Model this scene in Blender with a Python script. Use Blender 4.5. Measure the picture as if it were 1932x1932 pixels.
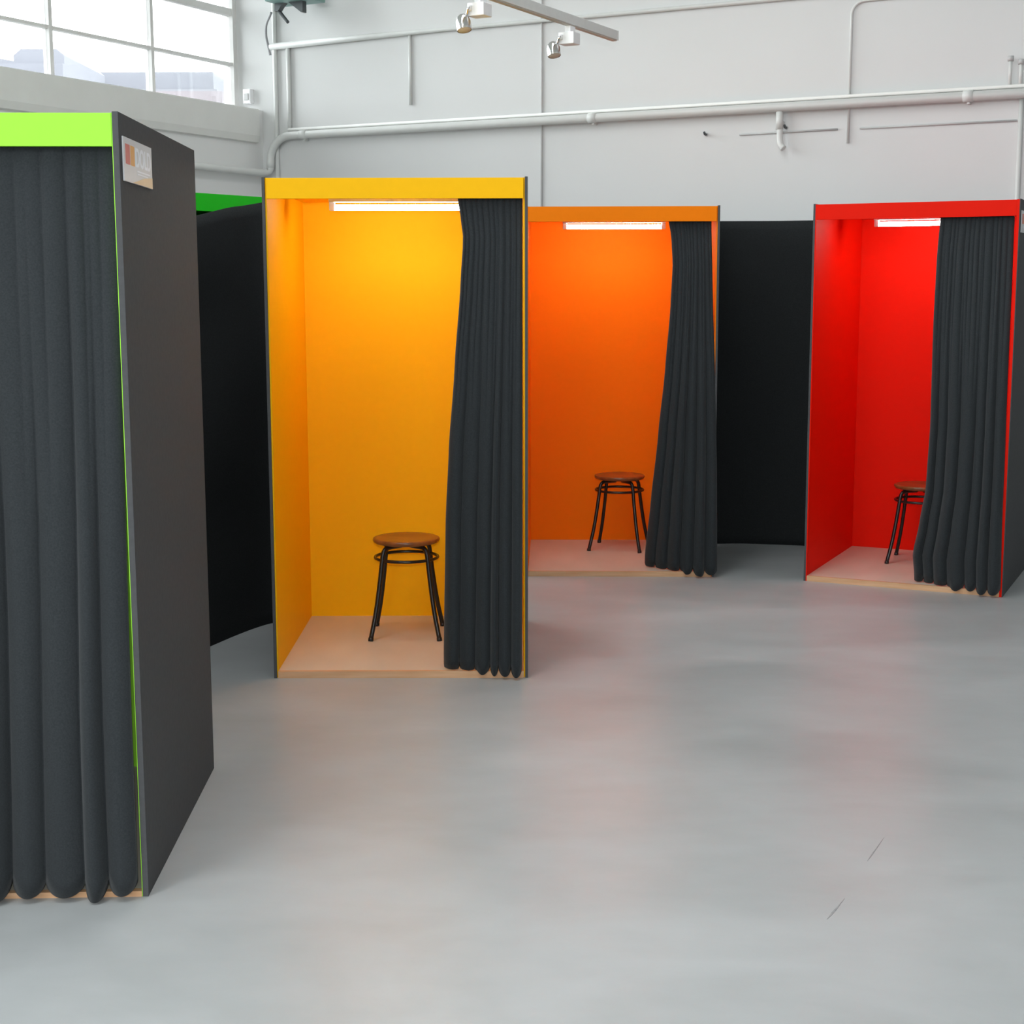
import bpy, bmesh, math, random
from mathutils import Vector, Matrix
from math import sin, cos, pi, radians

for _o in list(bpy.data.objects):
    bpy.data.objects.remove(_o)
scene = bpy.context.scene
col = scene.collection

# ------------------------------------------------------------------ camera
F_PX, PITCH, ROLL, CAM_H = 2854.7, 0.1481, -0.0021, 1.6573
cam_data = bpy.data.cameras.new('camera')
cam_data.sensor_width = 36.0
cam_data.lens = F_PX / 1932.0 * 36.0
cam_data.clip_end = 500
cam = bpy.data.objects.new('camera', cam_data)
col.objects.link(cam)
cam.matrix_world = (Matrix.Translation((0, 0, CAM_H)) @ Matrix.Rotation(pi / 2 - PITCH, 4, 'X')
                    @ Matrix.Rotation(ROLL, 4, 'Z'))
scene.camera = cam

# ------------------------------------------------------------------ colour management
vs = scene.view_settings
vs.view_transform = 'Standard'
vs.look = 'None'
vs.gamma = 1.0
vs.use_curve_mapping = False
vs.exposure = 0.0
scene.cycles.max_bounces = 8
scene.cycles.diffuse_bounces = 5
scene.cycles.glossy_bounces = 3
scene.cycles.transmission_bounces = 4
scene.cycles.transparent_max_bounces = 6
scene.cycles.caustics_reflective = False
scene.cycles.caustics_refractive = False

# ------------------------------------------------------------------ overcast sky
SKY = 9.3
world = bpy.data.worlds.new('overcast_sky')
scene.world = world
world.use_nodes = True
wbg = world.node_tree.nodes['Background']
wbg.inputs[0].default_value = (0.93, 0.97, 1.0, 1)
wbg.inputs[1].default_value = SKY

# ------------------------------------------------------------------ room frame (s along back wall, t out of it, z up)
TH_W = -0.48
EX = Vector((cos(TH_W), sin(TH_W), 0))
NB = Vector((sin(TH_W), -cos(TH_W), 0))
C0 = Vector((-1.919, 11.991, 0))
ROOM_S, ROOM_T, ROOM_Z = 14.0, 16.0, 5.2
WIN_S = -0.26
WIN_Z0, WIN_Z1 = 3.0, 4.92
REAR_Z0 = 3.2
FLASH_W = 260.0


def W(s, t, z):
    return C0 + EX * s + NB * t + Vector((0, 0, z))


def portal(name, centre, normal, wx, wz):
    ld = bpy.data.lights.new(name, 'AREA')
    ld.shape = 'RECTANGLE'
    ld.size, ld.size_y = wx, wz
    ld.cycles.is_portal = True
    o = bpy.data.objects.new(name, ld)
    col.objects.link(o)
    o.location = centre
    o.rotation_euler = Vector(normal).to_track_quat('-Z', 'Y').to_euler()
    return o


portal('daylight_portal', W(WIN_S - 0.12, 7.6, (WIN_Z0 + WIN_Z1) / 2), EX, 15.2, WIN_Z1 - WIN_Z0)
portal('daylight_portal', W(7.0, ROOM_T + 0.25, (REAR_Z0 + WIN_Z1) / 2), -NB, 12.0, WIN_Z1 - REAR_Z0)


def overhead_fill(s, length, width, power):  # unseen area light added under the ceiling to brighten the floor
    ld = bpy.data.lights.new('overhead_fill_light', 'AREA')
    ld.shape = 'RECTANGLE'
    ld.size, ld.size_y = width, length
    ld.energy = power
    ld.color = (0.95, 0.98, 1.0)
    o = bpy.data.objects.new('overhead_fill_light', ld)
    col.objects.link(o)
    o.location = W(s, 8.8, ROOM_Z - 0.03)
    o.rotation_euler = (0, 0, TH_W)
    return o


for _s, _w in ((4.0, 250.0), (7.6, 10.0)):
    overhead_fill(_s, 12.4, 1.4, _w)

# the photographer's small flash, just above the lens (its shadows show on the wall under the spotlights)
_fl = bpy.data.lights.new('camera_flash', 'SPOT')
_fl.energy = FLASH_W
_fl.spot_size = radians(75)
_fl.spot_blend = 0.6
_fl.shadow_soft_size = 0.02
_fl.color = (0.93, 0.97, 1.0)
_flo = bpy.data.objects.new('camera_flash', _fl)
col.objects.link(_flo)
_flo.location = (0.0, 0.0, CAM_H + 0.18)
_flo.rotation_euler = (pi / 2 - 0.06, 0, 0)

# ------------------------------------------------------------------ pixel rays (1932 x 1932 frame)
CAMP = Vector((0, 0, CAM_H))


def ray(u, v):
    x0, u0 = (u - 966) / F_PX, -(v - 966) / F_PX
    x = x0 * cos(ROLL) - u0 * sin(ROLL)
    up = x0 * sin(ROLL) + u0 * cos(ROLL)
    return Vector((x, cos(PITCH) + up * sin(PITCH), -sin(PITCH) + up * cos(PITCH)))


def on_plane(u, v, p, n):
    d = ray(u, v)
    return CAMP + d * ((Vector(p) - CAMP).dot(n) / d.dot(n))


def on_wall(u, v, off=0.0):
    """(s, t, z) of a pixel on the back wall, off metres in front of it"""
    q = on_plane(u, v, W(0, off, 0), NB) - C0
    return q.dot(EX), off, q.z


# ------------------------------------------------------------------ materials
def mat(name, color, rough=0.6, metal=0.0, spec=0.5, noise=None, bump=None, sheen=0.0, emit=None):
    """noise = (scale, amount, detail): multiplies the colour by 1 +- amount; bump = (scale, strength)"""
    m = bpy.data.materials.new(name)
    m.use_nodes = True
    nt = m.node_tree
    b = nt.nodes['Principled BSDF']
    b.inputs['Base Color'].default_value = (*color, 1)
    b.inputs['Roughness'].default_value = rough
    b.inputs['Metallic'].default_value = metal
    b.inputs['Specular IOR Level'].default_value = spec
    if sheen:
        b.inputs['Sheen Weight'].default_value = sheen
        b.inputs['Sheen Roughness'].default_value = 0.5
    tc = None
    if noise or bump:
        tc = nt.nodes.new('ShaderNodeTexCoord')
    if noise:
        n = nt.nodes.new('ShaderNodeTexNoise')
        n.inputs['Scale'].default_value = noise[0]
        n.inputs['Detail'].default_value = noise[2]
        nt.links.new(tc.outputs['Object'], n.inputs['Vector'])
        r = nt.nodes.new('ShaderNodeMapRange')
        r.inputs[1].default_value, r.inputs[2].default_value = 0.3, 0.7
        r.inputs[3].default_value, r.inputs[4].default_value = 1 - noise[1], 1 + noise[1]
        nt.links.new(n.outputs['Fac'], r.inputs[0])
        mx = nt.nodes.new('ShaderNodeVectorMath')
        mx.operation = 'SCALE'
        mx.inputs[0].default_value = color
        nt.links.new(r.outputs[0], mx.inputs['Scale'])
        nt.links.new(mx.outputs[0], b.inputs['Base Color'])
    if bump:
        n2 = nt.nodes.new('ShaderNodeTexNoise')
        n2.inputs['Scale'].default_value = bump[0]
        n2.inputs['Detail'].default_value = 4
        nt.links.new(tc.outputs['Object'], n2.inputs['Vector'])
        bp = nt.nodes.new('ShaderNodeBump')
        bp.inputs['Strength'].default_value = bump[1]
        bp.inputs['Distance'].default_value = 0.01
        nt.links.new(n2.outputs['Fac'], bp.inputs['Height'])
        nt.links.new(bp.outputs[0], b.inputs['Normal'])
    if emit:
        b.inputs['Emission Color'].default_value = (*emit[0], 1)
        b.inputs['Emission Strength'].default_value = emit[1]
    return m


def floor_material():
    m = bpy.data.materials.new('polished_grey_concrete')
    m.use_nodes = True
    nt = m.node_tree
    b = nt.nodes['Principled BSDF']
    tc = nt.nodes.new('ShaderNodeTexCoord')
    mp = nt.nodes.new('ShaderNodeMapping')
    mp.inputs['Scale'].default_value = (1.0, 1.7, 1.0)
    mp.inputs['Rotation'].default_value = (0, 0, 0.5)
    nt.links.new(tc.outputs['Object'], mp.inputs['Vector'])
    n1 = nt.nodes.new('ShaderNodeTexNoise')
    n1.inputs['Scale'].default_value, n1.inputs['Detail'].default_value = 1.1, 7
    n1.inputs['Distortion'].default_value = 0.8
    n2 = nt.nodes.new('ShaderNodeTexNoise')
    n2.inputs['Scale'].default_value, n2.inputs['Detail'].default_value = 5.0, 8
    for n in (n1, n2):
        nt.links.new(mp.outputs[0], n.inputs['Vector'])
    mix = nt.nodes.new('ShaderNodeMath')
    mix.operation = 'MULTIPLY_ADD'
    mix.inputs[1].default_value = 0.35
    nt.links.new(n2.outputs['Fac'], mix.inputs[0])
    nt.links.new(n1.outputs['Fac'], mix.inputs[2])
    ramp = nt.nodes.new('ShaderNodeValToRGB')
    ramp.color_ramp.elements[0].position, ramp.color_ramp.elements[1].position = 0.42, 0.92
    ramp.color_ramp.elements[0].color = (*FLOOR_A, 1)
    ramp.color_ramp.elements[1].color = (*FLOOR_B, 1)
    nt.links.new(mix.outputs[0], ramp.inputs[0])
    nt.links.new(ramp.outputs[0], b.inputs['Base Color'])
    rr = nt.nodes.new('ShaderNodeMapRange')
    rr.inputs[1].default_value, rr.inputs[2].default_value = 0.35, 0.7
    rr.inputs[3].default_value, rr.inputs[4].default_value = 0.33, 0.42
    nt.links.new(n1.outputs['Fac'], rr.inputs[0])
    nt.links.new(rr.outputs[0], b.inputs['Roughness'])
    b.inputs['Specular IOR Level'].default_value = 0.32
    bp = nt.nodes.new('ShaderNodeBump')
    bp.inputs['Strength'].default_value, bp.inputs['Distance'].default_value = 0.08, 0.01
    nt.links.new(n2.outputs['Fac'], bp.inputs['Height'])
    nt.links.new(bp.outputs[0], b.inputs['Normal'])
    return m


def glass_material():
    m = bpy.data.materials.new('window_glass')
    m.use_nodes = True
    nt = m.node_tree
    nt.nodes.clear()
    out = nt.nodes.new('ShaderNodeOutputMaterial')
    mx = nt.nodes.new('ShaderNodeMixShader')
    tr = nt.nodes.new('ShaderNodeBsdfTransparent')
    tr.inputs[0].default_value = (0.96, 0.975, 0.97, 1)
    gl = nt.nodes.new('ShaderNodeBsdfGlossy')
    gl.inputs['Roughness'].default_value = 0.02
    fr = nt.nodes.new('ShaderNodeFresnel')
    fr.inputs[0].default_value = 1.25
    nt.links.new(fr.outputs[0], mx.inputs[0])
    nt.links.new(tr.outputs[0], mx.inputs[1])
    nt.links.new(gl.outputs[0], mx.inputs[2])
    nt.links.new(mx.outputs[0], out.inputs[0])
    return m


def wood_material(name, c1, c2, scale=(2, 22, 22), rough=0.5):
    m = bpy.data.materials.new(name)
    m.use_nodes = True
    nt = m.node_tree
    b = nt.nodes['Principled BSDF']
    tc = nt.nodes.new('ShaderNodeTexCoord')
    mp = nt.nodes.new('ShaderNodeMapping')
    mp.inputs['Scale'].default_value = scale
    n = nt.nodes.new('ShaderNodeTexNoise')
    n.inputs['Scale'].default_value, n.inputs['Detail'].default_value = 1.5, 6
    r = nt.nodes.new('ShaderNodeValToRGB')
    r.color_ramp.elements[0].position, r.color_ramp.elements[1].position = 0.3, 0.7
    r.color_ramp.elements[0].color = (*c1, 1)
    r.color_ramp.elements[1].color = (*c2, 1)
    nt.links.new(tc.outputs['Object'], mp.inputs[0])
    nt.links.new(mp.outputs[0], n.inputs['Vector'])
    nt.links.new(n.outputs['Fac'], r.inputs[0])
    nt.links.new(r.outputs[0], b.inputs['Base Color'])
    b.inputs['Roughness'].default_value = rough
    return m


FLOOR_A, FLOOR_B = (0.37, 0.385, 0.387), (0.46, 0.477, 0.483)
M = {
    'wall': mat('white_wall_paint', (0.66, 0.66, 0.655), 0.7, noise=(1.3, 0.015, 4), bump=(35, 0.05)),
    'wall_bright': mat('bright_white_wall_paint', (0.82, 0.82, 0.81), 0.7, noise=(1.3, 0.015, 4)),
    'wall_bounce_cut': mat('bounce_cut_grey', (0.42, 0.42, 0.42), 0.7, noise=(1.3, 0.02, 4)),  # for the unseen right wall, darkened to weaken its bounce light
    'ceiling': mat('white_ceiling_paint', (0.82, 0.82, 0.81), 0.8, noise=(2, 0.02, 3)),
    'trim': mat('off_white_trim_paint', (0.80, 0.80, 0.77), 0.5, noise=(6, 0.02, 3)),
    'pipe': mat('white_painted_pipe', (0.68, 0.69, 0.67), 0.35, noise=(9, 0.02, 3)),
    'conduit': mat('pale_painted_conduit', (0.52, 0.52, 0.515), 0.5, noise=(9, 0.03, 3)),
    'frame': mat('window_frame_paint', (0.72, 0.71, 0.69), 0.5, noise=(8, 0.03, 3)),
    'glass': glass_material(),
    'floor': floor_material(),
    'black': mat('black_laminate', (0.082, 0.083, 0.086), 0.8, spec=0.12, noise=(60, 0.06, 3)),
    'cloth': mat('black_curtain_cloth', (0.030, 0.034, 0.037), 0.95, spec=0.15, noise=(220, 0.15, 2), sheen=0.10),
    'drape': mat('black_drape_cloth', (0.022, 0.024, 0.025), 0.95, spec=0.1, noise=(180, 0.15, 2)),
    'ply': wood_material('pale_plywood', (0.58, 0.52, 0.43), (0.66, 0.60, 0.51), (3, 1.2, 3), 0.5),
    'edge': wood_material('raw_wood_edge', (0.62, 0.34, 0.17), (0.74, 0.45, 0.26), (3, 30, 30), 0.6),
    'seat': wood_material('varnished_brown_wood', (0.15, 0.052, 0.015), (0.30, 0.115, 0.038), (5, 26, 5), 0.28),
    'blackmetal': mat('black_lacquered_steel', (0.012, 0.012, 0.012), 0.3, 0.0, noise=(40, 0.1, 2)),
    'whitemetal': mat('white_enamel', (0.85, 0.85, 0.86), 0.35, noise=(20, 0.01, 2)),
    'alu': mat('grey_aluminium_rail', (0.70, 0.71, 0.69), 0.45, 0.0, noise=(30, 0.02, 2)),
    'shadow_beige': mat('shadow_beige_tint', (0.55, 0.51, 0.45), 0.6, noise=(30, 0.02, 2)),  # beige of a cast shadow put into the colour
    'chrome': mat('chrome_reflector', (0.75, 0.75, 0.76), 0.12, 1.0, noise=(20, 0.01, 2)),
    'darkgrey': mat('dark_grey_metal', (0.08, 0.09, 0.095), 0.5, 0.2, noise=(20, 0.05, 2)),
    'teal': mat('teal_lamp_housing', (0.22, 0.36, 0.34), 0.45, 0.1, noise=(20, 0.04, 2)),
    'cable': mat('grey_cable_rubber', (0.30, 0.30, 0.31), 0.6, noise=(20, 0.05, 2)),
    'rod': mat('curtain_rod_steel', (0.35, 0.35, 0.35), 0.35, 0.8, noise=(20, 0.03, 2)),
    'tube': mat('lit_fluorescent_tube', (0.95, 0.95, 0.95), 0.3, noise=(20, 0.01, 2), emit=((1.0, 0.95, 0.86), 52.0)),
    'placard': mat('grey_placard_print', (0.60, 0.60, 0.61), 0.45, noise=(12, 0.03, 2)),
    'logo_red': mat('logo_red_print', (0.62, 0.12, 0.09), 0.5, noise=(12, 0.02, 2)),
    'logo_orange': mat('logo_orange_print', (0.75, 0.34, 0.06), 0.5, noise=(12, 0.02, 2)),
    'logo_white': mat('logo_white_print', (0.80, 0.82, 0.86), 0.5, noise=(12, 0.02, 2)),
    'logo_tan': mat('placard_tan_print', (0.72, 0.52, 0.28), 0.5, noise=(12, 0.04, 2)),
    'scuff': mat('floor_scuff', (0.28, 0.285, 0.285), 0.5, noise=(60, 0.2, 2)),
    'city_a': mat('far_lavender_facade', (0.125, 0.127, 0.145), 0.9, noise=(0.6, 0.04, 3)),
    'city_b': mat('far_pink_facade', (0.148, 0.128, 0.138), 0.9, noise=(0.6, 0.04, 3)),
    'city_w': mat('far_pale_band', (0.15, 0.152, 0.168), 0.9, noise=(0.6, 0.03, 3)),
    'ground': mat('outdoor_pavement', (0.25, 0.25, 0.25), 0.9, noise=(0.3, 0.1, 4)),
}
PAINT = {
    'lime': mat('lime_green_paint', (0.33, 0.78, 0.05), 0.5, spec=0.2, noise=(30, 0.01, 2)),
    'green': mat('green_paint', (0.014, 0.46, 0.014), 0.5, spec=0.2, noise=(30, 0.01, 2)),
    'yellow': mat('yellow_paint', (0.96, 0.50, 0.004), 0.6, spec=0.1, noise=(30, 0.01, 2)),
    'orange': mat('orange_paint', (0.94, 0.215, 0.001), 0.6, spec=0.1, noise=(30, 0.01, 2)),
    'red': mat('red_paint', (0.80, 0.010, 0.001), 0.6, spec=0.1, noise=(30, 0.01, 2)),
}


# ------------------------------------------------------------------ mesh helpers
def link(o, parent=None):
    col.objects.link(o)
    if parent is not None:
        o.parent = parent
    return o


def tag(o, label=None, cat=None, group=None, kind=None):
    if label:
        o['label'] = label
    if cat:
        o['category'] = cat
    if group:
        o['group'] = group
    if kind:
        o['kind'] = kind
    return o


def empty(name, loc=(0, 0, 0), rz=0.0):
    o = bpy.data.objects.new(name, None)
    o.empty_display_size = 0.1
    o.location = loc
    o.rotation_euler = (0, 0, rz)
    return link(o)


class MB:
    def __init__(self):
        self.bm = bmesh.new()

    def hexa(self, p):
        v = [self.bm.verts.new(q) for q in p]
        fs = [self.bm.faces.new([v[i] for i in f]) for f in
              ((0, 3, 2, 1), (4, 5, 6, 7), (0, 1, 5, 4), (1, 2, 6, 5), (2, 3, 7, 6), (3, 0, 4, 7))]
        return v, fs

    def box(self, x0, x1, y0, y1, z0, z1, bevel=0.0, fn=None):
        pts = [(x0, y0, z0), (x1, y0, z0), (x1, y1, z0), (x0, y1, z0),
               (x0, y0, z1), (x1, y0, z1), (x1, y1, z1), (x0, y1, z1)]
        if fn:
            pts = [fn(*q) for q in pts]
        v, fs = self.hexa(pts)
        if bevel:
            es = list({e for f in fs for e in f.edges})
            bmesh.ops.bevel(self.bm, geom=es, offset=bevel, segments=2, affect='EDGES', profile=0.5)
        return self

    def tube(self, pts, r, n=12, closed=False, cap=True):
        pts = [Vector(p) for p in pts]
        k = len(pts)
        rr = r if isinstance(r, (list, tuple)) else [r] * k
        rings = []
        up = None
        for i, p in enumerate(pts):
            if closed:
                d = pts[(i + 1) % k] - pts[i - 1]
            else:
                d = pts[min(i + 1, k - 1)] - pts[max(i - 1, 0)]
            d.normalize()
            if up is None:
                up = Vector((0, 0, 1)) if abs(d.z) < 0.9 else Vector((1, 0, 0))
            a = (up - d * up.dot(d))
            if a.length < 1e-5:
                a = d.orthogonal()
            a.normalize()
            up = a
            b = d.cross(a)
            rings.append([self.bm.verts.new(p + (a * cos(2 * pi * j / n) + b * sin(2 * pi * j / n)) * rr[i])
                          for j in range(n)])
        m = k if closed else k - 1
        for i in range(m):
            A, B = rings[i], rings[(i + 1) % k]
            for j in range(n):
                self.bm.faces.new((A[j], A[(j + 1) % n], B[(j + 1) % n], B[j])).smooth = True
        if cap and not closed:
            self.bm.faces.new(rings[0][::-1])
            self.bm.faces.new(rings[-1])
        return self

    def lathe(self, prof, n=32, fn=None):
        """prof: list of (r, z) from bottom to top, about the z axis; fn maps the points"""
        rings = []
        for r, z in prof:
            ring = []
            if r < 1e-6:
                q = Vector((0, 0, z))
                ring = [self.bm.verts.new(fn(q) if fn else q)]
            else:
                for j in range(n):
                    q = Vector((r * cos(2 * pi * j / n), r * sin(2 * pi * j / n), z))
                    ring.append(self.bm.verts.new(fn(q) if fn else q))
            rings.append(ring)
        for A, B in zip(rings, rings[1:]):
            for j in range(n):
                j2 = (j + 1) % n
                if len(A) == 1 and len(B) == 1:
                    continue
                if len(A) == 1:
                    f = self.bm.faces.new((A[0], B[j2], B[j]))
                elif len(B) == 1:
                    f = self.bm.faces.new((A[j], A[j2], B[0]))
                else:
                    f = self.bm.faces.new((A[j], A[j2], B[j2], B[j]))
                f.smooth = True
        return self

    def prism(self, outline, y0, y1, fn=None):
        """closed outline of (x, z) pushed from y0 to y1"""
        g = fn or (lambda x, y, z: (x, y, z))
        a = [self.bm.verts.new(g(x, y0, z)) for x, z in outline]
        b = [self.bm.verts.new(g(x, y1, z)) for x, z in outline]
        n = len(a)
        self.bm.faces.new(a)
        self.bm.faces.new(b[::-1])
        for i in range(n):
            self.bm.faces.new((a[i], b[i], b[(i + 1) % n], a[(i + 1) % n]))
        return self

    def build(self, name, material, parent=None, smooth=False):
        bmesh.ops.recalc_face_normals(self.bm, faces=self.bm.faces[:])
        me = bpy.data.meshes.new(name)
        self.bm.to_mesh(me)
        self.bm.free()
        me.materials.append(material)
        if smooth:
            for p in me.polygons:
                p.use_smooth = True
        o = bpy.data.objects.new(name, me)
        return link(o, parent)


def box_obj(name, material, parent, x0, x1, y0, y1, z0, z1, bevel=0.0, fn=None):
    return MB().box(x0, x1, y0, y1, z0, z1, bevel, fn).build(name, material, parent)


def room_box(name, material, s0, s1, t0, t1, z0, z1, parent=None, bevel=0.0):
    return box_obj(name, material, parent, s0, s1, t0, t1, z0, z1, bevel, fn=lambda s, t, z: W(s, t, z))


def smooth_path(pts, sub=6):
    """Catmull-Rom through pts"""
    pts = [Vector(p) for p in pts]
    ext = [pts[0] * 2 - pts[1]] + pts + [pts[-1] * 2 - pts[-2]]
    out = []
    for i in range(1, len(ext) - 2):
        p0, p1, p2, p3 = ext[i - 1:i + 3]
        for k in range(sub):
            t = k / sub
            out.append(0.5 * ((2 * p1) + (p2 - p0) * t + (2 * p0 - 5 * p1 + 4 * p2 - p3) * t * t
                              + (3 * p1 - p0 - 3 * p2 + p3) * t ** 3))
    out.append(pts[-1])
    return out


def interp(tab, x):
    """piecewise linear lookup in a sorted list of (x, y)"""
    if x <= tab[0][0]:
        return tab[0][1]
    for (a, fa), (b, fb) in zip(tab, tab[1:]):
        if x <= b:
            w = (x - a) / (b - a)
            w = w * w * (3 - 2 * w) * 0.35 + w * 0.65
            return fa + (fb - fa) * w
    return tab[-1][1]


# ================================================================== the room
floor = tag(room_box('floor', M['floor'], WIN_S - 0.1, ROOM_S + 0.2, -0.2, ROOM_T + 0.3, -0.12, 0.0),
            'polished pale grey concrete floor of the hall', None, kind='structure')
tag(room_box('ceiling', M['ceiling'], WIN_S - 0.1, ROOM_S + 0.2, -0.2, ROOM_T + 0.3, ROOM_Z, ROOM_Z + 0.15),
    'white ceiling above the hall', None, kind='structure')
tag(room_box('wall_back', M['wall'], WIN_S - 0.1, ROOM_S + 0.2, -0.2, 0.0, 0.0, ROOM_Z),
    'white painted wall behind the orange and red booths', None, kind='structure')
tag(room_box('wall_right', M['wall_bounce_cut'], ROOM_S, ROOM_S + 0.2, 0.0, ROOM_T, 0.0, ROOM_Z),
    'unseen side wall opposite the windows, greyed to cut bounce light', None, kind='structure')

wl = MB()
lw = lambda s, t, z: W(s, t, z)
wl.box(WIN_S - 0.1, 0.0, 0.0, ROOM_T, 0.0, WIN_Z0, fn=lw)
wl.box(WIN_S - 0.1, 0.0, 0.0, ROOM_T, WIN_Z1, ROOM_Z, fn=lw)
wl.box(WIN_S - 0.1, 0.0, 15.2, ROOM_T, WIN_Z0, WIN_Z1, fn=lw)
tag(wl.build('wall_left', M['wall_bright']), 'white painted wall below the high ribbon window', None, kind='structure')
wr = MB()
wr.box(0.0, ROOM_S, ROOM_T, ROOM_T + 0.2, 0.0, REAR_Z0, fn=lw)
wr.box(0.0, ROOM_S, ROOM_T, ROOM_T + 0.2, WIN_Z1, ROOM_Z, fn=lw)
wr.box(0.0, 1.0, ROOM_T, ROOM_T + 0.2, REAR_Z0, WIN_Z1, fn=lw)
wr.box(13.0, ROOM_S, ROOM_T, ROOM_T + 0.2, REAR_Z0, WIN_Z1, fn=lw)
tag(wr.build('wall_rear', M['wall']), 'white painted wall around the added windows behind the viewer', None, kind='structure')

# sill beam under the ribbon window
beam = MB().prism([(0.0, 2.745), (0.028, 2.752), (0.04, 2.80), (0.04, 2.992), (0.034, 3.0), (0.0, 3.0)], 0.09, ROOM_T - 0.05,
                  fn=lambda x, y, z: W(x, y, z)).build('trim_1', M['trim'])
tag(beam, 'pale grey sill beam running along under the high window', None, kind='structure')


# windows: frame, mullions, glazing bars and panes
def ribbon_window(name, label, fn, length, pitch, first, z0, rows):
    root = empty(name, fn(0, 0, z0))
    off = Vector(fn(0, 0, z0))

    def g(a, b, z):
        return Vector(fn(a, b, z)) - off
    rows = [z0] + rows + [WIN_Z1]
    fr = MB()
    fr.box(0.0, length, -0.035, 0.035, z0, z0 + 0.03, fn=g)
    fr.box(0.0, length, -0.035, 0.035, WIN_Z1 - 0.05, WIN_Z1, fn=g)
    fr.box(0.0, 0.045, -0.035, 0.035, z0 + 0.03, WIN_Z1 - 0.05, fn=g)
    fr.box(length - 0.045, length, -0.035, 0.035, z0 + 0.03, WIN_Z1 - 0.05, fn=g)
    fr.build('frame', M['frame'], root)
    cols = [0.045]
    x = first
    while x < length - 0.3:
        box_obj('mullion', M['frame'], root, x - 0.016, x + 0.016, -0.03, 0.03, z0 + 0.03, WIN_Z1 - 0.05, fn=g)
        cols.append(x)
        x += pitch
    cols.append(length - 0.045)
    for i, z in enumerate(rows[1:-1]):
        h = 0.011 if i != 1 else 0.026
        box_obj('glazing_bar', M['frame'], root, 0.045, length - 0.045, -0.026, 0.026, z - h, z + h, fn=g)
    for a, b in zip(cols, cols[1:]):
        for c, d in zip(rows, rows[1:]):
            box_obj('pane', M['glass'], root, a + 0.004, b - 0.004, -0.003, 0.003, c + 0.004, d - 0.004, fn=g)
    tag(root, label, None, kind='structure')
    return root


ribbon_window('window_1', 'high ribbon window of large square panes at the left',
              lambda a, b, z: W(WIN_S + b, a, z), 15.2, 1.005, 0.972, WIN_Z0, [3.355, 3.742, 4.13, 4.52])
ribbon_window('added_rear_window', 'added window front behind the viewer, for light from the rear',
              lambda a, b, z: W(1.0 + a, ROOM_T + 0.1 + b, z), 12.0, 1.5, 1.5, REAR_Z0, [4.05])  # unseen window, added to light the hall from behind

# scuffs on the floor
for (u0, v0, u1, v1, w) in ((1560, 1735, 1594, 1695, 0.006), (1636, 1625, 1668, 1580, 0.004)):
    d0, d1 = ray(u0, v0), ray(u1, v1)
    p0 = CAMP + d0 * (-CAM_H / d0.z)
    p1 = CAMP + d1 * (-CAM_H / d1.z)
    ax = (p1 - p0).normalized()
    sd = Vector((-ax.y, ax.x, 0)) * w * 0.5
    mb = MB()
    zz = Vector((0, 0, 0.0008))
    mid = (p0 + p1) / 2
    out = [p0, p0.lerp(p1, 0.3) + sd, mid + sd * 0.6, p1, mid - sd, p0.lerp(p1, 0.2) - sd]
    lo = [mb.bm.verts.new(q) for q in out]
    hi = [mb.bm.verts.new(q + zz) for q in out]
    mb.bm.faces.new(hi)
    for i in range(len(lo)):
        mb.bm.faces.new((lo[i], lo[(i + 1) % 6], hi[(i + 1) % 6], hi[i]))
    mb.build('scuff_mark', M['scuff'], floor)

# ================================================================== the booths
BW, BD, BH = 1.0862, 1.1206, 2.1
BASE = 0.03
CEIL = 2.057
FASC = 2.013


def booth(name, paint, x, y, th, label, lining_r=0.006, lining_l=0.006, inset=0.012, base_h=BASE, group='colour lined cubicles'):
    root = empty(name, (x, y, 0), th)
    pm = PAINT[paint]
    T = 0.018
    for side in (0, 1):
        ln = lining_l if side == 0 else lining_r
        if side == 0:
            b0, b1, l0, l1 = 0.0, T - ln, T - ln, T
        else:
            b0, b1, l0, l1 = BW - T + ln, BW, BW - T, BW - T + ln
        pan = box_obj('side_panel', M['black'], root, b0, b1, 0.0, BD, 0.0, BH, 0.0012)
        li = box_obj('inner_lining', pm, pan, l0, l1, inset, BD - 0.018, 0.0, BH - 0.003)
        li['label'] = paint + ' painted inner face'
    back = box_obj('back_panel', M['black'], root, T, BW - T, BD - 0.012, BD, 0.0, BH, 0.001)
    li = box_obj('inner_lining', pm, back, T, BW - T, BD - 0.018, BD - 0.012, 0.0, CEIL)
    li['label'] = paint + ' painted inner face'
    box_obj('roof_panel', pm, root, T, BW - T, 0.018, BD - 0.018, CEIL, CEIL + 0.018)
    box_obj('fascia', pm, root, T, BW - T, 0.0, 0.018, FASC, BH - 0.004, 0.001)['label'] = paint + ' header board'
    base = box_obj('base', M['ply'], root, T, BW - T, 0.02, BD - 0.018, 0.0, base_h)
    base['label'] = 'pale plywood platform'
    box_obj('edge_strip', M['edge'], base, T, BW - T, 0.0, 0.02, 0.0, base_h)['label'] = 'raw wood front edge'
    MB().tube([(T, 0.045, FASC + 0.012), (BW - T, 0.045, FASC + 0.012)], 0.009, 12).build('curtain_rod', M['rod'], root)
    tag(root, label, 'booth', group)
    return root


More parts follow.
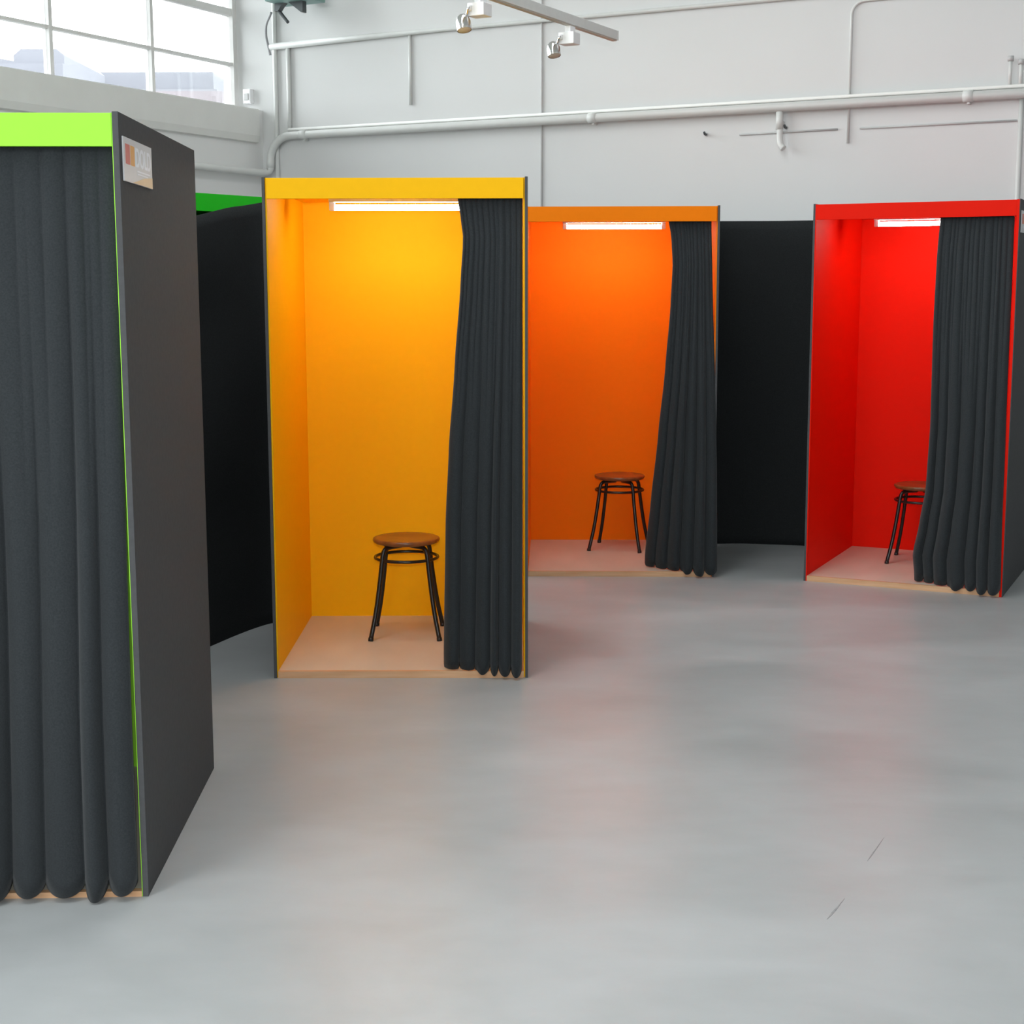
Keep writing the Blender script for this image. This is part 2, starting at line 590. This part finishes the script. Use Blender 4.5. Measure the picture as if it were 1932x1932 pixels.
BOOTHS = {
    'lime': (-2.0867, 3.9220, 0.0336),
    'yellow': (-1.0192, 6.3002, 0.0004),
    'orange': (0.0753, 8.5905, -0.0255),
    'red': (1.6542, 8.4402, -0.4492),
    'green': (-1.66, 7.01, 0.962),
}
booth('cubicle', 'lime', *BOOTHS['lime'], 'nearest cubicle, black side, lime green header, curtain drawn shut', lining_r=0.002, inset=0.002, base_h=0.016)
booth('cubicle', 'yellow', *BOOTHS['yellow'], 'bright yellow lined cubicle with half open black curtain')
booth('cubicle', 'orange', *BOOTHS['orange'], 'orange lined cubicle standing behind the yellow one')
booth('cubicle', 'red', *BOOTHS['red'], 'red lined cubicle at the right, turned toward the left', lining_r=0.013, inset=0.0)
booth('cubicle', 'green', *BOOTHS['green'],
      'dark green headed cubicle glimpsed between the lime and yellow ones')


def booth_axes(key):
    x, y, th = BOOTHS[key]
    return Vector((x, y, 0)), Vector((cos(th), sin(th), 0)), Vector((-sin(th), cos(th), 0))


def booth_px(key, u, v, depth=0.0):
    """pixel -> local (x, z) on the plane depth metres behind the booth front"""
    o, ax, dp = booth_axes(key)
    q = on_plane(u, v, o + dp * depth, dp)
    return (q - o).dot(ax), q.z


# ------------------------------------------------------------------ curtains
def curtain(key, label, left, right, folds, amp, seed, swing=0.0, zb=0.02, y_top=0.045, y_bot=-0.005, hem=0.035,
            gather=2.0, nu=220, nz=44, zrise=0.0, base_h=BASE):
    """left / right: lists of (z, x) giving the two borders; folds hang from the rod"""
    rnd = random.Random(seed)
    left, right = sorted(left), sorted(right)
    zt = FASC + 0.03

    def bounds(n):
        w = [0.65 + rnd.random() * 0.8 for _ in range(n)]
        t = sum(w)
        acc, out = 0, [0.0]
        for k in w:
            acc += k / t
            out.append(acc)
        return out, [0.6 + 0.55 * rnd.random() for _ in range(n)]
    bc, ac = bounds(folds)
    bf, af = bounds(int(folds * gather))
    drift = [(rnd.random() - 0.5) * 0.035 for _ in range(3)]

    def prof(u, b, a):
        u = min(max(u, 0.0), 0.99999)
        for k in range(len(a)):
            if u <= b[k + 1]:
                w = (u - b[k]) / (b[k + 1] - b[k])
                return max(0.0, sin(pi * w)) ** 0.62 * a[k]
        return 0.0
    am_b = amp
    mb = MB()
    grid = []
    for j in range(nz + 1):
        v = j / nz
        row = []
        zc = zt + (zb - zt) * v
        xl, xr = interp(left, zc), interp(right, zc)
        mixc = min(1.0, 0.15 + v * 1.6)
        am = amp * (0.28 + 0.72 * min(1.0, v * 1.25))
        for i in range(nu + 1):
            u = i / nu
            uu = u + drift[0] * sin(3.1 * v + 5 * u) * u * (1 - u) * 4 + drift[1] * sin(7 * v + 9 * u) * u * (1 - u) * 2
            pc, pf = prof(uu, bc, ac), prof(uu, bf, af)
            p = pc * mixc + pf * (1 - mixc) * 0.8 + 0.06 * sin(31 * u + 4 * v) * (1 - v)
            y = y_top + (y_bot - y_top) * min(1, v * 1.3) - am * (p - 0.5) + swing * (1 - u) ** 2 * v * v
            z_end = zb + hem * (1 - min(1, pc)) ** 1.5 + 0.004 * sin(13 * u) + zrise * (1 - u) ** 2
            y_end = y_bot - am_b * (pc - 0.5) + swing * (1 - u) ** 2
            w = min(1.0, max(0.0, (y_end + 0.025) / 0.02))
            z_end += (max(z_end, base_h + 0.005) - z_end) * w
            z = zt + (z_end - zt) * v
            row.append(mb.bm.verts.new((xl + (xr - xl) * u, y, z)))
        grid.append(row)
    for j in range(nz):
        for i in range(nu):
            f = mb.bm.faces.new((grid[j][i], grid[j][i + 1], grid[j + 1][i + 1], grid[j + 1][i]))
            f.smooth = True
    o = mb.build('curtain', M['cloth'])
    x, y, th = BOOTHS[key]
    o.location = (x, y, 0)
    o.rotation_euler = (0, 0, th)
    sm = o.modifiers.new('cloth_thickness', 'SOLIDIFY')
    sm.thickness = 0.003
    tag(o, label, 'curtain', 'black cubicle curtains')
    return o


def border(key, px, depth=0.0):
    return [(z, x) for x, z in (booth_px(key, u, v, depth) for u, v in px)]


curtain('lime', 'black curtain drawn fully across the front of the lime green cubicle',
        [(0.0, 0.022), (2.05, 0.022)], [(0.0, BW - 0.024), (2.05, BW - 0.022)],
        12, 0.050, 11, zb=0.008, hem=0.045, gather=1.6, nu=420, y_bot=-0.036, base_h=0.016)
curtain('yellow', 'black curtain gathered at the right of the yellow cubicle',
        border('yellow', ((862, 372), (867, 400), (873, 450), (868, 540), (857, 700), (846, 860), (840, 1000), (836, 1260))),
        border('yellow', ((986, 372), (986, 700), (986, 1000), (985, 1270))),
        6, 0.046, 23, swing=0.08, zb=0.012, y_bot=-0.036)
curtain('orange', 'black curtain pulled to the right of the orange cubicle',
        border('orange', ((1262, 410), (1268, 450), (1270, 500), (1266, 580), (1256, 700), (1243, 830), (1230, 960), (1220, 1065))),
        border('orange', ((1344, 412), (1346, 560), (1349, 700), (1352, 900), (1352, 1080))),
        6, 0.046, 5, swing=0.20, zb=0.014, y_bot=-0.045)
curtain('red', 'black curtain hanging over the right half of the red cubicle',
        border('red', ((1771, 412), (1765, 480), (1758, 620), (1752, 800), (1742, 930), (1728, 1000), (1714, 1060), (1716, 1100))),
        border('red', ((1912, 412), (1907, 560), (1900, 740), (1895, 900), (1891, 1000), (1888, 1120))),
        7, 0.048, 31, swing=0.15, zb=0.014, y_bot=-0.038)


# ------------------------------------------------------------------ fluorescent lamps inside the booths
def lamp(key, xc, label, ycen=0.55):
    x, y, th = BOOTHS[key]
    o, ax, dp = booth_axes(key)
    root = empty('fluorescent_lamp', o + ax * xc + dp * ycen + Vector((0, 0, CEIL)), th)
    box_obj('housing', M['whitemetal'], root, -0.305, 0.305, -0.026, 0.026, -0.030, 0.0, 0.003)
    for sx in (-1, 1):
        box_obj('lamp_holder', M['whitemetal'], root, sx * 0.292 - 0.012, sx * 0.292 + 0.012, -0.016, 0.016, -0.066, -0.030, 0.003)
    MB().tube([(-0.28, 0, -0.052), (0.28, 0, -0.052)], 0.013, 16).build('tube', M['tube'], root)['label'] = 'glowing white tube'
    tag(root, label, 'lamp', 'tube lamps inside the cubicles')
    return root


lamp('yellow', 0.515, 'lit fluorescent tube lamp under the roof of the yellow cubicle')
lamp('orange', 0.520, 'lit fluorescent tube lamp under the roof of the orange cubicle')
lamp('red', 0.520, 'lit fluorescent tube lamp in the red cubicle, half behind its curtain')


# ------------------------------------------------------------------ stools
def stool(x, y, rz, label):
    root = empty('stool', (x, y, BASE), rz)
    hs = 0.463
    MB().lathe([(0.0, hs - 0.026), (0.135, hs - 0.026), (0.150, hs - 0.022), (0.157, hs - 0.012), (0.156, hs - 0.003),
                (0.148, hs), (0.12, hs - 0.002), (0.06, hs - 0.005), (0.0, hs - 0.006)], 40).build('seat', M['seat'], root)['label'] = 'round brown wooden seat'
    for k in range(4):
        a = pi / 4 + k * pi / 2
        path = smooth_path([(0.03, hs - 0.037), (0.09, hs - 0.037), (0.125, hs - 0.041), (0.143, hs - 0.062),
                            (0.150, hs - 0.10), (0.166, hs - 0.20), (0.192, 0.13), (0.226, 0.004)], 5)
        pts = [(p.x * cos(a), p.x * sin(a), p.y) for p in [Vector((q[0], q[1], 0)) for q in path]]
        leg = MB().tube(pts, 0.0108, 10).build('leg', M['blackmetal'], root)
        MB().tube([(0.2262 * cos(a), 0.2262 * sin(a), 0.0), (0.2235 * cos(a), 0.2235 * sin(a), 0.016)], 0.0125, 10).build('foot_cap', M['blackmetal'], leg)
    ring = [(0.147 * cos(2 * pi * j / 40), 0.147 * sin(2 * pi * j / 40), hs - 0.094) for j in range(40)]
    MB().tube(ring, 0.0075, 8, closed=True).build('ring', M['blackmetal'], root)
    tag(root, label, 'stool', 'round wooden stools in the cubicles')
    return root


stool(-0.497, 7.015, 0.0, 'round wooden stool on black legs in the yellow cubicle')
stool(0.672, 9.375, -0.26, 'round wooden stool on black legs in the orange cubicle')
stool(2.425, 8.885, -0.42, 'round wooden stool half hidden by the curtain in the red cubicle')


# ------------------------------------------------------------------ black drapes strung between booths
def drape(path, ztop, zbot, label, seed, amp=0.012):
    rnd = random.Random(seed)
    ph = [rnd.random() * 6.3 for _ in range(8)]
    pts = smooth_path([(*p, 0) for p in path], 14)
    L = [0.0]
    for a, b in zip(pts, pts[1:]):
        L.append(L[-1] + (b - a).length)
    mb = MB()
    nz = 36
    grid = []
    for j in range(nz + 1):
        v = j / nz
        row = []
        for i, p in enumerate(pts):
            u = L[i] / L[-1]
            d = (pts[min(i + 1, len(pts) - 1)] - pts[max(i - 1, 0)]).normalized()
            n = Vector((-d.y, d.x, 0))
            zt, zb = interp(ztop, u), interp(zbot, u)
            w = amp * (sin(9 * u + ph[0] + 2 * v) + 0.7 * sin(17 * u + ph[1] - 3 * v) + 0.5 * sin(8 * v + 5 * u + ph[2])
                       + 0.45 * sin(23 * v - 9 * u + ph[3]) * (1 - v)
                       + 0.35 * sin(14 * (v + 0.6 * u) + ph[4]) + 0.35 * sin(18 * (v - 0.8 * u) + ph[5]))
            q = p + n * w * (0.35 + 0.65 * min(1, v * 4))
            row.append(mb.bm.verts.new((q.x, q.y, zt + (zb - zt) * v)))
        grid.append(row)
    for j in range(nz):
        for i in range(len(pts) - 1):
            mb.bm.faces.new((grid[j][i], grid[j][i + 1], grid[j + 1][i + 1], grid[j + 1][i])).smooth = True
    o = mb.build('drape', M['drape'])
    o.modifiers.new('cloth_thickness', 'SOLIDIFY').thickness = 0.003
    tag(o, label, 'drape', 'black drapes closing the gaps')
    return o


drape([(-2.10, 5.10), (-1.75, 5.98), (-1.41, 6.88), (-1.22, 7.36), (-1.035, 7.445)],
      [(0, 2.08), (0.25, 1.985), (0.45, 1.94), (0.70, 1.965), (0.86, 2.03), (1.0, 2.08)], [(0, 0.0), (1, 0.0)],
      'black drape strung between the lime and yellow cubicles', 3)
drape([(1.195, 9.715), (1.5, 9.70), (1.85, 9.615), (2.135, 9.485)],
      [(0, 2.062), (0.5, 2.06), (1.0, 2.06)], [(0, 0.0), (1, 0.0)],
      'black drape hung between the orange and red cubicles', 8, 0.009)


# ------------------------------------------------------------------ placards on the booth sides
def placard(key, label):
    x, y, th = BOOTHS[key]
    o, ax, dp = booth_axes(key)
    root = empty('placard', o + ax * (BW + 0.0008) + dp * 0.028 + Vector((0, 0, 1.929)), th + pi / 2)
    # local: x runs back along the panel, -y points out of the panel, z up
    w, h = 0.36, 0.113
    box_obj('board', M['placard'], root, 0, w, -0.004, 0.0, 0, h, 0.0006)
    MB().prism([(0.10, 0.001), (0.358, 0.001), (0.358, 0.030), (0.25, 0.022), (0.16, 0.009)], -0.0048, -0.004).build('tan_wedge', M['logo_tan'], root)
    box_obj('red_bar', M['logo_red'], root, 0.022, 0.073, -0.0048, -0.004, 0.045, 0.096)
    box_obj('orange_bar', M['logo_orange'], root, 0.082, 0.130, -0.0048, -0.004, 0.045, 0.096)
    cu = bpy.data.curves.new('lettering', 'FONT')
    cu.body = 'DOLD'
    cu.size = 0.070
    cu.extrude = 0.0004
    cu.offset = 0.0012
    cu.align_x = 'LEFT'
    tmp = bpy.data.objects.new('lettering', cu)
    me = bpy.data.meshes.new_from_object(tmp)
    bpy.data.objects.remove(tmp)
    xs = [v.co.x for v in me.vertices]
    ys = [v.co.y for v in me.vertices]
    for v in me.vertices:
        v.co = Vector((0.146 + (v.co.x - min(xs)) / (max(xs) - min(xs)) * 0.196, -0.0044 - v.co.z,
                       0.045 + (v.co.y - min(ys)) / (max(ys) - min(ys)) * 0.051))
    me.materials.clear()
    me.materials.append(M['logo_white'])
    link(bpy.data.objects.new('lettering', me), root)['label'] = 'white capital letters'
    MB().box(0.16, 0.33, -0.0046, -0.004, 0.033, 0.037).box(0.16, 0.30, -0.0046, -0.004, 0.026, 0.029).build('text_line', M['logo_white'], root)
    tag(root, label, 'sign', 'small logo placards')
    return root


placard('lime', 'small grey logo placard with red and orange bars on the nearest black panel')
placard('red', 'small grey logo placard on the outer side of the red cubicle')


# ================================================================== pipes and conduits on the walls
def wall_pts(px, off):
    return [W(*on_wall(u, v, off)) for u, v in px]


# main pipe: along the back wall, round the corner bend, down and along the left wall
ZP = 2.795
s_r = 0.055
root = empty('wall_pipe', W(0, 0.06, 2.53))
base0 = Vector(root.location)
run = [W(12.5, 0.06, ZP), W(0.30, 0.06, ZP)]
bend = [W(0.30 - 0.19 * sin(k * pi / 20), 0.06, ZP - 0.19 * (1 - cos(k * pi / 20))) for k in range(1, 11)]
low = [W(0.11, 0.06, 2.56)]
bend2 = [W(0.11 - 0.03 * sin(k * pi / 8), 0.06 + 0.04 * (1 - cos(k * pi / 8)), 2.535 - 0.012 * k / 4) for k in range(1, 5)]
left_run = [W(0.065, 0.14, 2.52), W(0.065, 9.0, 2.52)]
MB().tube([p - base0 for p in run + bend + low], 0.030, 14).build('pipe_run', M['pipe'], root)
MB().tube([p - base0 for p in ([W(0.11, 0.06, 2.60), W(0.11, 0.06, 2.56)] + bend2 + left_run)], 0.027, 14).build('pipe_run', M['pipe'], root)
for u in (572, 1118, 1825):
    s = on_wall(u, 230, 0.06)[0]
    MB().tube([W(s - 0.03, 0.06, ZP) - base0, W(s + 0.03, 0.06, ZP) - base0], 0.034, 14).build('coupling', M['pipe'], root)
    box_obj('wall_clip', M['pipe'], root, s - 0.008, s + 0.008, 0.0, 0.055, ZP - 0.044, ZP - 0.028, fn=lambda a, b, c: W(a, b, c) - base0)
tag(root, 'thick white pipe along the back wall bending down into the corner', 'pipe')


def conduit(name, pts, r, material, label, n=10, cat='pipe', group='thin wall conduits'):
    o = MB().tube(pts, r, n).build(name, material)
    return tag(o, label, cat, group)


conduit('conduit', [W(0.28, 0.052, ZP + 0.043), W(12.5, 0.052, ZP + 0.043)], 0.012, M['trim'], 'thin cream conduit lying on top of the thick wall pipe')
s0 = on_wall(510, 86, 0.03)[0]
s1 = on_wall(700, 70, 0.03)[0]
zt_ = 3.475
conduit('conduit', [W(s0, 0.027, zt_ - 0.012), W(s1, 0.027, zt_ - 0.003), W(s1 + 0.6, 0.02, zt_), W(12.5, 0.018, zt_)], [0.025, 0.021, 0.014, 0.012], M['pipe'],
        'slim white rail running high along the back wall')
x, _, _ = on_wall(1022, 200, 0.008)
conduit('conduit', [W(x, 0.008, 1.0), W(x, 0.008, ROOM_Z)], 0.008, M['conduit'], 'thin grey vertical conduit rising from the orange cubicle')
a, b = on_wall(773, 68, 0.012), on_wall(773, 198, 0.012)
conduit('conduit', [W(a[0], 0.012, b[2]), W(a[0], 0.012, 3.47)], 0.012, M['pipe'], 'short vertical stub of conduit ending above the yellow cubicle')
for u, lab, z0, z1, r in ((520, 'white vertical pipe nearest the window corner', 1.2, ROOM_Z, 0.017),
                          (545, 'white vertical pipe second from the window corner', ZP, 3.46, 0.017)):
    s = on_wall(u, 180, 0.02)[0]
    conduit('conduit', [W(s, 0.018, z0), W(s, 0.018, z1)], r, M['pipe'], lab)
s = on_wall(1603, 150, 0.012)[0]
ztop_, zlow_ = on_wall(1620, 2, 0.012)[2], on_wall(1603, 270, 0.012)[2]
conduit('conduit', [W(s, 0.012, zlow_), W(s, 0.012, ztop_ - 0.08)] + [W(s + 0.08 * (1 - cos(k * pi / 12)), 0.012, ztop_ - 0.08 + 0.08 * sin(k * pi / 12)) for k in range(1, 7)]
        + [W(s + 1.2, 0.012, ztop_ + 0.01)], 0.0085, M['pipe'], 'white conduit with a curved top on the right of the back wall')
a, b = on_wall(1395, 254, 0.01), on_wall(1580, 246, 0.01)
conduit('conduit', [W(a[0], 0.008, a[2]), W(b[0], 0.008, a[2] + 0.004)], 0.006, M['conduit'], 'short level conduit crossing behind the wall bracket')
a, b = on_wall(1622, 242, 0.01), on_wall(1918, 231, 0.01)
conduit('conduit', [W(a[0], 0.008, a[2]), W(b[0], 0.008, a[2])], 0.006, M['conduit'], 'level thin conduit above the red cubicle')
for u, v0, v1, lab, r in ((1907, 112, 178, 'short capped pipe standing on the thick pipe, inner one', 0.011),
                          (1927, 118, 178, 'short capped pipe standing on the thick pipe, outer one', 0.011)):
    a, b = on_wall(u, v0, 0.045), on_wall(u, v1, 0.045)
    root = empty('capped_pipe', W(a[0], 0.045, ZP + 0.05))
    rl = Vector(root.location)
    MB().tube([W(a[0], 0.045, ZP + 0.05) - rl, W(a[0], 0.045, a[2]) - rl], r, 10).build('stem', M['pipe'], root)
    MB().tube([W(a[0], 0.045, a[2] - 0.01) - rl, W(a[0], 0.045, a[2] + 0.02) - rl], r * 1.7, 10).build('cap', M['conduit'], root)
    tag(root, lab, 'pipe', 'capped pipes at the right')
s = on_wall(1922, 300, 0.015)[0]
conduit('conduit', [W(s, 0.015, 1.2), W(s, 0.015, ZP - 0.03)], 0.014, M['pipe'], 'white downpipe behind the outer corner of the red cubicle')

# bracket hanging off the thick pipe
a = on_wall(1471, 215, 0.05)
root = empty('wall_bracket', W(a[0], 0.0, ZP - 0.25))
rl = Vector(root.location)
sb = a[0]
MB().tube([W(sb, 0.05, ZP - 0.028) - rl, W(sb, 0.05, ZP - 0.14) - rl], 0.024, 12).build('sleeve', M['pipe'], root)
MB().tube([p - rl for p in smooth_path([W(sb + 0.004, 0.05, ZP - 0.13), W(sb + 0.004, 0.05, ZP - 0.19), W(sb + 0.012, 0.055, ZP - 0.235), W(sb + 0.035, 0.06, ZP - 0.262)], 4)],
          0.020, 12).build('elbow', M['pipe'], root)
box_obj('wall_plate', M['pipe'], root, sb - 0.016, sb + 0.016, 0.0, 0.05, ZP - 0.115, ZP - 0.085, fn=lambda s, t, z: W(s, t, z) - rl)
tag(root, 'white elbow bracket hanging below the thick wall pipe', 'bracket')
for u, v, lab in ((1484, 241, 'tiny dark wall hook beside the elbow bracket'), (1333, 254, 'tiny dark wall hook left of the level conduit')):
    a = on_wall(u, v, 0.0)
    root = empty('wall_hook', W(a[0], 0.0, a[2]))
    rl = Vector(root.location)
    MB().tube([W(a[0], 0.0, a[2]) - rl, W(a[0], 0.006, a[2]) - rl], 0.013, 10).build('plate', M['conduit'], root)
    MB().tube([p - rl for p in smooth_path([W(a[0], 0.004, a[2]), W(a[0], 0.03, a[2]), W(a[0], 0.045, a[2] + 0.012)], 4)], 0.008, 8).build('hook', M['darkgrey'], root)
    tag(root, lab, 'hook', 'wall hooks')

# small white sensor box on the back wall next to the window
a = on_wall(468, 182, 0.03)
root = empty('wall_sensor', W(a[0], 0, a[2] - 0.06))
rl = Vector(root.location)
box_obj('case', M['whitemetal'], root, a[0] - 0.035, a[0] + 0.035, 0.0, 0.05, a[2] - 0.055, a[2] + 0.055, 0.006, fn=lambda s, t, z: W(s, t, z) - rl)
box_obj('lens', M['conduit'], root, a[0] - 0.02, a[0] + 0.02, 0.05, 0.058, a[2] - 0.03, a[2] + 0.02, 0.003, fn=lambda s, t, z: W(s, t, z) - rl)
tag(root, 'small white sensor box beside the high window', 'sensor')

# floodlight at the top edge, on an arm from the back wall, with its cable
a = on_wall(548, 2, 0.30)
root = empty('floodlight', W(a[0], 0.0, a[2]))
rl = Vector(root.location)
g = lambda s, t, z: W(s, t, z) - rl
box_obj('housing', M['teal'], root, a[0] - 0.16, a[0] + 0.20, 0.14, 0.40, a[2] - 0.005, a[2] + 0.13, 0.008, fn=g)
MB().prism([(a[0] - 0.02, a[2] - 0.005), (a[0] + 0.09, a[2] - 0.085), (a[0] + 0.105, a[2] - 0.085), (a[0] + 0.105, a[2] - 0.005)], 0.25, 0.30, fn=g).build('yoke', M['darkgrey'], root)
MB().prism([(a[0] - 0.145, a[2] - 0.005), (a[0] - 0.145, a[2] - 0.06), (a[0] - 0.115, a[2] - 0.06), (a[0] - 0.09, a[2] - 0.03), (a[0] - 0.06, a[2] - 0.005)], 0.25, 0.30, fn=g).build('yoke', M['darkgrey'], root)
box_obj('wall_arm', M['darkgrey'], root, a[0] - 0.01, a[0] + 0.03, 0.004, 0.16, a[2] + 0.04, a[2] + 0.08, fn=g)
MB().tube([p - rl for p in smooth_path([W(a[0] - 0.125, 0.27, a[2] - 0.055), W(a[0] - 0.10, 0.26, a[2] - 0.09), W(a[0] - 0.06, 0.25, a[2] - 0.14)], 4)], 0.012, 8).build('plug', M['darkgrey'], root)
tag(root, 'teal grey floodlight at the top of the corner', 'floodlight')
pc = [on_wall(u, v, o) for u, v, o in ((512, 24, 0.27), (503, 45, 0.2), (502, 66, 0.1), (505, 82, 0.04), (510, 104, 0.02))]
conduit('hanging_cable', smooth_path([W(*q) for q in pc], 6), 0.009, M['cable'], 'thin grey cable looping down from the floodlight', 8, 'cable', None)

# ================================================================== lighting track and spotlights
TZ = 3.0
far = CAMP + ray(1160, 76) * ((TZ - CAM_H) / ray(1160, 76).z)
near_px = CAMP + ray(935, 0) * ((TZ - CAM_H) / ray(935, 0).z)
td = (far - near_px).normalized()
ts = Vector((td.y, -td.x, 0))            # to the right of the track
root = empty('lighting_track', far)
LEN = 5.2


def tk(a, b, z):
    return -td * a + ts * b + Vector((0, 0, z))


box_obj('rail', M['alu'], root, 0, LEN, -0.018, 0.018, 0.0, 0.05, 0.002, fn=tk)
box_obj('shadow_strip', M['shadow_beige'], root, 0.004, LEN, -0.014, 0.014, -0.006, 0.0, fn=tk)  # strip added under the rail, coloured like the track's shadow
box_obj('end_cap', M['alu'], root, -0.008, 0.0, -0.019, 0.019, -0.001, 0.051, fn=tk)
for q in (1.9, 4.6):
    MB().tube([tk(q, 0, 0.05), tk(q, 0, ROOM_Z - TZ)], 0.006, 8).build('suspension_rod', M['alu'], root)
tag(root, 'long white lighting track hanging below the ceiling', 'track')


def spot(u_box, v_box, u_g, v_g, label):
    # nearest point of the track to the pixel ray
    dr = ray(u_box, v_box)
    p = CAMP + dr * ((TZ - CAM_H) / dr.z)
    a = -(p - far).dot(td)
    root = empty('track_spotlight', far - td * a)
    MB().box(-0.02, 0.04, -0.016, 0.016, -0.040, -0.006, 0.002, fn=tk).build('adapter', M['whitemetal'], root)
    MB().box(-0.02, 0.06, -0.044, 0.044, -0.100, -0.040, 0.003, fn=tk).build('transformer_box', M['whitemetal'], root)
    # lamp head, at the near end of the box
    bp = Vector(root.location)
    depth_pt = bp + tk(0.06, -0.05, -0.09)
    dg = ray(u_g, v_g)
    gp = CAMP + dg * (depth_pt.y / dg.y) - bp
    st = tk(0.062, -0.028, -0.066)
    MB().tube(smooth_path([tk(0.055, -0.028, -0.066), st + tk(0.012, 0, 0), st.lerp(gp, 0.45), gp], 4), 0.006, 8).build('arm', M['chrome'], root)
    MB().tube([st - Vector((0, 0, 0.012)), st + Vector((0, 0, 0.012))], 0.011, 10).build('joint', M['whitemetal'], root)
    aim = Vector((0.12, -0.25, -0.9)).normalized()
    qrot = Vector((0, 0, -1)).rotation_difference(aim)
    fn = lambda v: gp + qrot @ v
    head = MB().lathe([(0.034, -0.042), (0.036, -0.02), (0.035, 0.0), (0.029, 0.019), (0.018, 0.031), (0.0, 0.035)], 24, fn).build('lamp_head', M['chrome'], root)
    MB().lathe([(0.0, -0.046), (0.03, -0.042), (0.0345, -0.038), (0.0345, -0.032), (0.0, -0.030)], 24, fn).build('glass_front', M['shadow_beige'], head)
    tag(root, label, 'spotlight', 'chrome spotlights on the track')


spot(909, -9, 874, 41, 'chrome spotlight with white box, nearer one on the lighting track')
spot(1078, 48, 1044, 91, 'chrome spotlight with white box, at the far end of the track')

# ================================================================== outside the window
gm = MB()
gm.box(-140, 0, -60, 140, -0.3, -0.05, fn=lambda s, t, z: W(s - 0.5, t, z))
tag(gm.build('ground', M['ground']), 'pavement outside the window', None, kind='structure')


def building(px, dist, material, label, thick=10.0, roof_px=None):
    """box building: front face spans pixels px = (u0, u1, v_top), dist metres away"""
    u0, u1, vt = px
    p0 = CAMP + ray(u0, vt) * dist
    p1 = CAMP + ray(u1, vt) * dist
    h = p0.z
    root = empty('far_building', ((p0.x + p1.x) / 2, (p0.y + p1.y) / 2, 0))
    hw = (p1 - p0).length / 2
    rz = math.atan2(p1.y - p0.y, p1.x - p0.x)
    root.rotation_euler = (0, 0, rz)
    box_obj('facade', material, root, -hw, hw, 0, thick, -0.05, h)
    box_obj('parapet', M['city_w'], root, -hw - 0.15, hw + 0.15, -0.2, 0.15, h - 0.9, h - 0.6)
    n = max(2, int(hw * 2 / 3.2))
    for i in range(n):
        xc = -hw + (i + 0.5) * 2 * hw / n
        box_obj('window', M['city_w'], root, xc - 0.6, xc + 0.6, -0.06, 0.05, h - 2.6, h - 1.3)
    if roof_px:
        for (ra, rb, rv) in roof_px:
            q0, q1 = CAMP + ray(ra, rv) * dist, CAMP + ray(rb, rv) * dist
            c = root.location
            x0 = (Vector((q0.x, q0.y, 0)) - Vector((c.x, c.y, 0))).dot(Vector((cos(rz), sin(rz), 0)))
            x1 = (Vector((q1.x, q1.y, 0)) - Vector((c.x, c.y, 0))).dot(Vector((cos(rz), sin(rz), 0)))
            MB().prism([(x0, h), (x0, q0.z * 0.6 + h * 0.4), (x0 * 0.85 + x1 * 0.15, q0.z), (x0 * 0.15 + x1 * 0.85, q0.z), (x1, q0.z * 0.6 + h * 0.4), (x1, h)], 0.3, 5.0).build('roof_block', material, root)
    tag(root, label, 'building', 'pale buildings beyond the window')


building((-300, 118, 120), 46.0, M['city_a'], 'hazy lavender city block with a roof storey beyond the window',
         roof_px=((20, 116, 90), (-160, 20, 108)))
building((124, 402, 136), 52.0, M['city_a'], 'long hazy lavender block seen through the right panes')
building((215, 418, 172), 38.0, M['city_b'], 'hazy pinkish low building nearer the window edge', 6.0)
